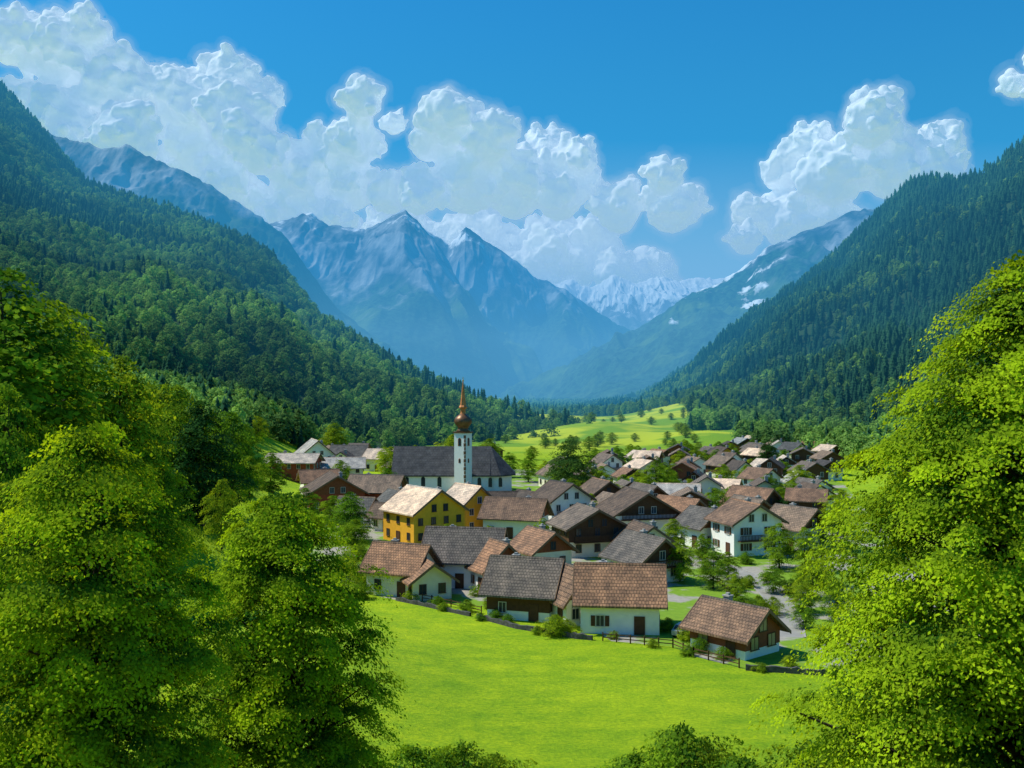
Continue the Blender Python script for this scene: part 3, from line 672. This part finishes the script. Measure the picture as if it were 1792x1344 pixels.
for zz,h,w in ((13.2,2.0,.8),(8.6,1.0,.45)):
    for an in (0,math.pi/2,-math.pi/2):
        b=MB(); arch(b,0,-q,zz,w,h,.06); o=obj('window',b.mesh('window',[M['glass']]),(0,0,0),an,parent=te)
        b=MB(); arch(b,0,-q,zz-.12,w+.25,h+.24,.03); obj('frame',b.mesh('frame',[M['copper']]),parent=o)
a=MB(); a.lathe([(2.0,17.0),(1.55,17.5),(1.4,18.0),(1.8,18.5),(2.35,19.2),(2.5,19.9),(2.2,20.7),(1.4,21.4),(.85,21.8)],16)
part('onion_dome',a,[M['copper2']],te,smooth=True)
a=MB(); a.lathe([(.85,21.8),(.7,22.2),(.75,23.2),(1.15,23.4),(1.2,23.7),(.85,24.2),(.5,27),(.12,30.6)],8); part('spire',a,[M['copper']],te)
a=MB(); a.lathe([(.08,30.6),(.25,30.8),(.25,31.0),(.06,31.2),(.05,32.0)],8); a.box(-.35,.35,-.04,.04,31.55,31.65); part('finial_cross',a,[M['gold']],te)

# ---------------- village ground, lane, wall ----------------
wl=[(-24,147),(-19,140.5),(-12,134.5),(-5,128),(1.7,120.8),(7.7,117.2),(13,115.4),(18.3,113.4),(20,109.5),(24.5,104.4),(31,102.8),(38,101)]
a=MB(); a.poly([(x,y+.3,.004) for x,y in wl]+[(60,115,.004),(70,180,.004),(100,300,.004),(96,349,.004),(-40,349,.004),(-45,250,.004),(-38,200,.004),(-34,160,.004)])
def pavemat():
    m,nt,out=newmat('village_paving'); p=pos(nt); f=noise(nt,.12,5,p); f2=noise(nt,1.2,5,p)
    c=mix(nt,f2,(.22,.2,.17),(.42,.39,.34)); c=mix(nt,ramp(nt,f,.43,.49),c,mix(nt,f2,(.09,.19,.012),(.23,.36,.02)))
    princ(nt,out,c,.9,f2,.3,.05); return m
o=obj('pavement',a.mesh('pavement',[pavemat()]),kind='structure',label='worn village yards of gravel and grass',cat='pavement')
def strip(name,pts,w,z,mat,label):
    V=[];F=[]
    for i,(x,y) in enumerate(pts):
        d=Vector(pts[min(i+1,len(pts)-1)])-Vector(pts[max(0,i-1)]); n=Vector((-d.y,d.x)).normalized()*w/2
        V+=[(x+n.x,y+n.y,z),(x-n.x,y-n.y,z)]
    for i in range(len(pts)-1): F.append((2*i+1,2*i+3,2*i+2,2*i))
    me=bpy.data.meshes.new(name); me.from_pydata(V,[],F); me.materials.append(mat); return obj(name,me,kind='structure',label=label,cat=name)
lane=[(33,118),(35.5,128),(37,140),(37.5,152),(35,163),(31,172),(24,186),(17,196),(16,215),(26,240),(33,270),(42,310),(52,345)]
strip('road',lane,3.2,.010,M['road'],'light grey village lane between houses')
for s in (-1,1):
    pts=[]
    for i,(x,y) in enumerate(lane):
        d=Vector(lane[min(i+1,len(lane)-1)])-Vector(lane[max(0,i-1)]); n=Vector((-d.y,d.x)).normalized()*1.7*s; pts.append((x+n.x,y+n.y))
    k=MB(); b=0
    for i,(x,y) in enumerate(pts):
        d=Vector(pts[min(i+1,len(pts)-1)])-Vector(pts[max(0,i-1)]); n=Vector((-d.y,d.x)).normalized()*.1
        k.v+=[(x+n.x,y+n.y,0),(x-n.x,y-n.y,0),(x-n.x,y-n.y,.12),(x+n.x,y+n.y,.12)]
    for i in range(len(pts)-1):
        for q in range(4): k.f.append([4*i+q,4*i+(q+1)%4,4*i+4+(q+1)%4,4*i+4+q]); k.m.append(0)
    obj('kerb',k.mesh('kerb',[M['kerb']]),kind='structure',label='low stone kerb along the lane',cat='kerb')
def stonewall(wl,h,label):
    k=MB(); dense=[]
    for (x0,y0),(x1,y1) in zip(wl[:-1],wl[1:]):
        n=max(2,int(math.hypot(x1-x0,y1-y0)/.5))
        for i in range(n): dense.append((x0+(x1-x0)*i/n,y0+(y1-y0)*i/n))
    for i,(x,y) in enumerate(dense):
        d=Vector(dense[min(i+1,len(dense)-1)])-Vector(dense[max(0,i-1)]); w_=.22+random.uniform(-.04,.04); n=Vector((-d.y,d.x)).normalized()*w_; z=h+random.uniform(-.12,.12)
        k.v+=[(x+n.x,y+n.y,-.2),(x-n.x,y-n.y,-.2),(x-n.x*.8,y-n.y*.8,z),(x+n.x*.8,y+n.y*.8,z)]
    for i in range(len(dense)-1):
        for q in range(4): k.f.append([4*i+q,4*i+(q+1)%4,4*i+4+(q+1)%4,4*i+4+q]); k.m.append(0)
    obj('stone_wall',k.mesh('stone_wall',[M['stone']]),label=label,cat='wall',group='dry stone walls')
stonewall([(-16,138),(-12,134.5),(-5,128)],.5,'low dark dry-stone wall at the meadow edge')
stonewall([(-4.4,127.4),(0.5,122.0),(7.7,117.2),(10,116.4)],.6,'dark stone retaining wall below white house')
stonewall([(24.5,104.4),(31,102.8),(34,102.2)],.6,'dark stone wall below timber chalet')
def fence(pts,label='weathered wooden post and rail fence by the houses'):
    k=MB()
    for (x0,y0),(x1,y1) in zip(pts[:-1],pts[1:]):
        Ln=math.hypot(x1-x0,y1-y0); n=max(1,int(Ln/1.6)); an=math.atan2(y1-y0,x1-x0)
        for i in range(n+1):
            x=x0+(x1-x0)*i/n; y=y0+(y1-y0)*i/n; k.box(x-.07,x+.07,y-.07,y+.07,0,1.05)
        for zz in (.4,.8):
            b=len(k.v); nx_,ny_=-math.sin(an)*.03,math.cos(an)*.03
            k.v+=[(x0+nx_,y0+ny_,zz),(x0-nx_,y0-ny_,zz),(x1-nx_,y1-ny_,zz),(x1+nx_,y1+ny_,zz),(x0+nx_,y0+ny_,zz+.1),(x0-nx_,y0-ny_,zz+.1),(x1-nx_,y1-ny_,zz+.1),(x1+nx_,y1+ny_,zz+.1)]
            for f in ((0,3,2,1),(4,5,6,7),(0,1,5,4),(1,2,6,5),(2,3,7,6),(3,0,4,7)): k.f.append([b+i for i in f]); k.m.append(0)
    obj('wooden_fence',k.mesh('wooden_fence',[M['bframe']]),label=label,cat='fence',group='fences')
fence([(-18,142.5),(-11,136.5),(-4,130)]); fence([(19.5,117),(22,121),(28,122)]); fence([(-3,138),(-2,131)]); fence([(28,133),(31,142),(31,150)]); fence([(10.6,116.2),(18.3,113.2),(20,109.6),(24,105.2)])
def car(x,y,rot,col,label):
    e=obj('parked_car',None,(x,y,.012),R(rot),label=label,cat='car',group='cars parked in the village')
    m=bpy.data.materials.get('car_'+col[0]) or plain('car_'+col[0],col[1],rough=.3,var=.03)
    b=MB(); prof=[(-2.1,.35),(2.1,.35),(2.15,.7),(1.9,.85),(1.1,.95),(.55,1.4),(-1.2,1.45),(-1.8,.98),(-2.15,.9)]
    n=len(prof)
    ins=lambda z:.82 if z<1.2 else .66
    b.v+=[(px,-ins(pz),pz) for px,pz in prof]+[(px,ins(pz),pz) for px,pz in prof]
    for i in range(n):
        j=(i+1)%n; b.f.append([i,j,n+j,n+i]); b.m.append(0)
    b.f.append(list(range(n))); b.m.append(0); b.f.append([n+i for i in range(n)]); b.m.append(0)
    obj('body',b.mesh('body',[m]),parent=e)
    b=MB()
    for s in (-1,1): b.poly([(-1.55,s*.80,1.0),(.95,s*.80,1.0),(.48,s*.70,1.33),(-1.15,s*.70,1.36)])
    b.poly([(1.08,-.7,1.0),(1.08,.7,1.0),(.62,.6,1.37),(.62,-.6,1.37)]); b.poly([(-1.82,-.7,1.02),(-1.82,.7,1.02),(-1.28,.6,1.40),(-1.28,-.6,1.40)])
    obj('window',b.mesh('window',[M['glass']]),parent=e)
    for px in (-1.3,1.35):
        for s in (-1,1):
            w=MB(); w.lathe([(.32,-.1),(.32,.1)],14); w.lathe([(.18,.101),(.18,.12)],10,m=1)
            obj('wheel',w.mesh('wheel',[M['tyre'],M['kerb']]),(px,s*.8,.32),(R(-90*s),0,0),parent=e)
sv=('silver',(.3,.32,.34))
car(20.6,119,60,sv,'silver car parked beside white house')

# ---------------- clouds: dense body with added glow inside a thin self-glowing vapour envelope ----------------
def bodymat():
    m,nt,out=newmat('cloud_body'); p=pos(nt)
    d=nt.nodes.new('ShaderNodeBsdfDiffuse'); d.inputs[0].default_value=(.97,.96,.94,1)
    e=nt.nodes.new('ShaderNodeEmission'); e.inputs[0].default_value=(.74,.86,1,1); e.inputs[1].default_value=.30  # added blue-white glow imitates light scattered inside the cloud
    ad=nt.nodes.new('ShaderNodeAddShader'); L(nt,d.outputs[0],ad.inputs[0]); L(nt,e.outputs[0],ad.inputs[1]); L(nt,ad.outputs[0],out.inputs[0]); return m
def vapmat(name,den,col):
    m,nt,out=newmat(name)
    ab=nt.nodes.new('ShaderNodeVolumeAbsorption'); ab.inputs['Color'].default_value=(0,0,0,1); ab.inputs['Density'].default_value=den
    em=nt.nodes.new('ShaderNodeEmission'); em.inputs[0].default_value=(*col,1); em.inputs[1].default_value=den  # emission replaces scattered light, so the volume glows by itself
    ad=nt.nodes.new('ShaderNodeAddShader'); L(nt,ab.outputs[0],ad.inputs[0]); L(nt,em.outputs[0],ad.inputs[1]); L(nt,ad.outputs[0],out.inputs['Volume']); return m
CORE=bodymat(); VAP=vapmat('cloud_vapour',.0016,(.66,.78,.94)); VAP2=vapmat('cloud_wisps',.0007,(.62,.80,.98))
def ico(sub):
    bm=bmesh.new(); bmesh.ops.create_icosphere(bm,subdivisions=sub,radius=1); V=np.array([v.co[:] for v in bm.verts]); F=np.array([[v.index for v in f.verts] for f in bm.faces]); bm.free(); return V,F
I2,I1=ico(3),ico(2)
tex=bpy.data.textures.new('puff','CLOUDS'); tex.noise_scale=300; tex.noise_depth=4
tex2=bpy.data.textures.new('wisp','CLOUDS'); tex2.noise_scale=110; tex2.noise_depth=4
def cloud(blobs,seed,Y=11.0,shr=.84):
    g=np.random.default_rng(seed); VV=[];FF=[];n=0
    def add(c,r,I):
        nonlocal n
        VV.append(I[0]*r+c); FF.append(I[1]+n); n+=len(I[0])
    for x,z,r in blobs:
        c=np.array((x,Y+g.uniform(-.5,.5),z))*1000; r*=1000; r*=shr; add(c,r,I2)
        for k in range(26):
            d=g.normal(0,1,3); d/=np.linalg.norm(d); 
            if d[2]<-.5: continue
            if d[1]>.5: d[1]*=-1
            r1=r*g.uniform(.22,.48); c1=c+d*r*g.uniform(.75,1.0); add(c1,r1,I1)
            for q in range(5):
                e=d*.6+g.normal(0,.6,3); e/=np.linalg.norm(e); add(c1+e*r1*.9,r1*g.uniform(.3,.55),I1)
    V=np.concatenate(VV);F=np.concatenate(FF)
    par=None
    for nm,mat,grow,st,st2,vox,sm in (('cloud',CORE,-10,130,60,18,3),('vapour',VAP,26,170,100,24,3),('wisps',VAP2,70,320,170,32,3)):
        me=npmesh(nm,V,F,[mat],True)
        o=obj(nm,me,parent=par)
        if par is None:
            o['kind']='structure'; o['label']='puffy white cumulus cloud in blue sky'; o['category']='cloud'; par=o
        rm=o.modifiers.new('r','REMESH'); rm.mode='VOXEL'; rm.voxel_size=vox; rm.use_smooth_shade=True
        s_=o.modifiers.new('s','SMOOTH'); s_.factor=.5; s_.iterations=sm
        ds=o.modifiers.new('d','DISPLACE'); ds.texture=tex; ds.texture_coords='GLOBAL'; ds.strength=st; ds.mid_level=.5-grow/st
        ds=o.modifiers.new('d2','DISPLACE'); ds.texture=tex2; ds.texture_coords='GLOBAL'; ds.strength=st2; ds.mid_level=.5
        s_=o.modifiers.new('s2','SMOOTH'); s_.factor=.5; s_.iterations=2
cloud([(-5.53,3.86,.38),(-4.96,3.67,.45),(-5.28,3.04,.4),(-4.64,3.86,.28),(-4.39,3.29,.5),(-3.76,3.17,.5),(-3.19,3.42,.4),(-2.88,3.29,.28),(-3.57,2.73,.5),(-3.0,2.92,.45),(-2.75,2.6,.32),(-4.08,2.6,.4),(-4.9,2.79,.45),(-3.2,2.3,.35),(-3.9,2.3,.35),(-4.5,2.4,.35)],1)
cloud([(-1.62,3.1,.25),(-1.74,2.73,.33),(-1.36,3.04,.17),(-2.12,2.66,.33),(-2.44,2.35,.35),(-1.87,2.28,.38),(-1.36,2.16,.3),(-2.25,2.03,.3),(-2.94,2.16,.27),(-2.6,1.9,.3),(-2.0,1.8,.3)],2)
cloud([(-.67,2.85,.36),(-.92,2.66,.26),(-.23,2.66,.36),(-.48,2.28,.45),(.03,2.28,.45),(.4,2.66,.33),(.72,2.54,.27),(.53,2.22,.4),(-.98,2.09,.3),(.91,2.28,.2)],3)
cloud([(1.29,2.16,.27),(1.6,2.22,.23),(1.16,1.9,.3),(1.73,1.94,.32),(2.01,2.03,.2)],4)
cloud([(-.73,1.82,.34),(-.1,1.75,.34),(.4,1.55,.32),(.97,1.55,.3),(.72,1.85,.24),(1.73,1.5,.32),(1.54,1.3,.22),(1.95,1.35,.18),(-1.6,1.9,.28),(-1.24,1.9,.3),(1.2,1.35,.25),(.2,1.3,.35),(.7,1.25,.26),(-.4,1.45,.35),(-1.0,1.5,.35),(-2.1,1.8,.3),(.45,1.9,.3),(1.0,1.8,.28),(-.4,2.0,.3)],5,12.4,.96)
cloud([(4.0,3.04,.3),(3.81,2.79,.33),(4.19,2.85,.26),(3.37,2.73,.3),(3.12,2.47,.26),(3.56,2.35,.42),(4.13,2.41,.42),(4.69,2.66,.3),(4.95,2.54,.2),(2.8,1.97,.3),(3.18,1.9,.38),(2.6,1.65,.2),(3.7,1.84,.32),(4.57,2.28,.33)],6)
cloud([(5.6,3.35,.16),(5.7,3.55,.14),(5.75,3.2,.16)],7)

# ---------------- air haze (volumes whose own emission imitates sunlit air) ----------------
def haze(name,x0,x1,y0,y1,z0,z1,den,col,label):
    b=MB(); b.box(x0,x1,y0,y1,z0,z1)
    obj('air_haze',b.mesh('air_haze',[vapmat(name,den,col)]),kind='structure',label=label,cat='haze')
haze('near_haze',-9000,9000,430,1800,-60,560,.00046,(.04,.32,.60),'thin blue haze filling the valley air')
haze('mid_haze',-9000,9000,1801,6000,-60,600,.00020,(.03,.33,.86),'blue haze in front of the mountains')
haze('low_haze',-2500,2500,1500,5900,-55,220,.00012,(.38,.76,1.0),'pale self-glowing mist low in the valley')  # added layer whose emission gives the valley bottom its luminous glow
haze('far_haze',-9000,9000,6001,15000,-60,1500,.00009,(1.0,1.05,1.06),'bright pale haze beyond the mountains')  # white emission makes the glow low behind the peaks

# ---------------- light, sky, camera ----------------
S=Vector((-.57,.17,.78)).normalized()
sl=bpy.data.lights.new('sun','SUN'); sl.energy=5; sl.angle=R(.5); sl.color=(1,.95,.82)
so=bpy.data.objects.new('sun',sl); COL.objects.link(so); so.rotation_euler=(-S).to_track_quat('-Z','Y').to_euler()
w=bpy.data.worlds.new('World'); sc.world=w; w.use_nodes=True; nt=w.node_tree; bg=nt.nodes['Background']
sk=nt.nodes.new('ShaderNodeTexSky'); sk.sky_type='NISHITA'; sk.sun_disc=False
sk.sun_elevation=math.asin(S.z); sk.sun_rotation=math.atan2(S.x,S.y)%(2*math.pi)
hs=nt.nodes.new('ShaderNodeHueSaturation'); hs.inputs['Saturation'].default_value=1.5; L(nt,sk.outputs[0],hs.inputs['Color'])
c=mix(nt,1.0,hs.outputs[0],(.20,.95,1.14),'MULTIPLY')
L(nt,c,bg.inputs[0]); bg.inputs[1].default_value=.13
cam=bpy.data.cameras.new('camera'); co=bpy.data.objects.new('camera',cam); COL.objects.link(co); co.location=(0,0,30); co.rotation_euler=(R(90),0,0)
cam.lens=35; cam.sensor_width=36; cam.clip_end=60000; cam.clip_start=.5
sc.camera=co
sc.view_settings.view_transform='Standard'; sc.view_settings.look='None'; sc.view_settings.exposure=0
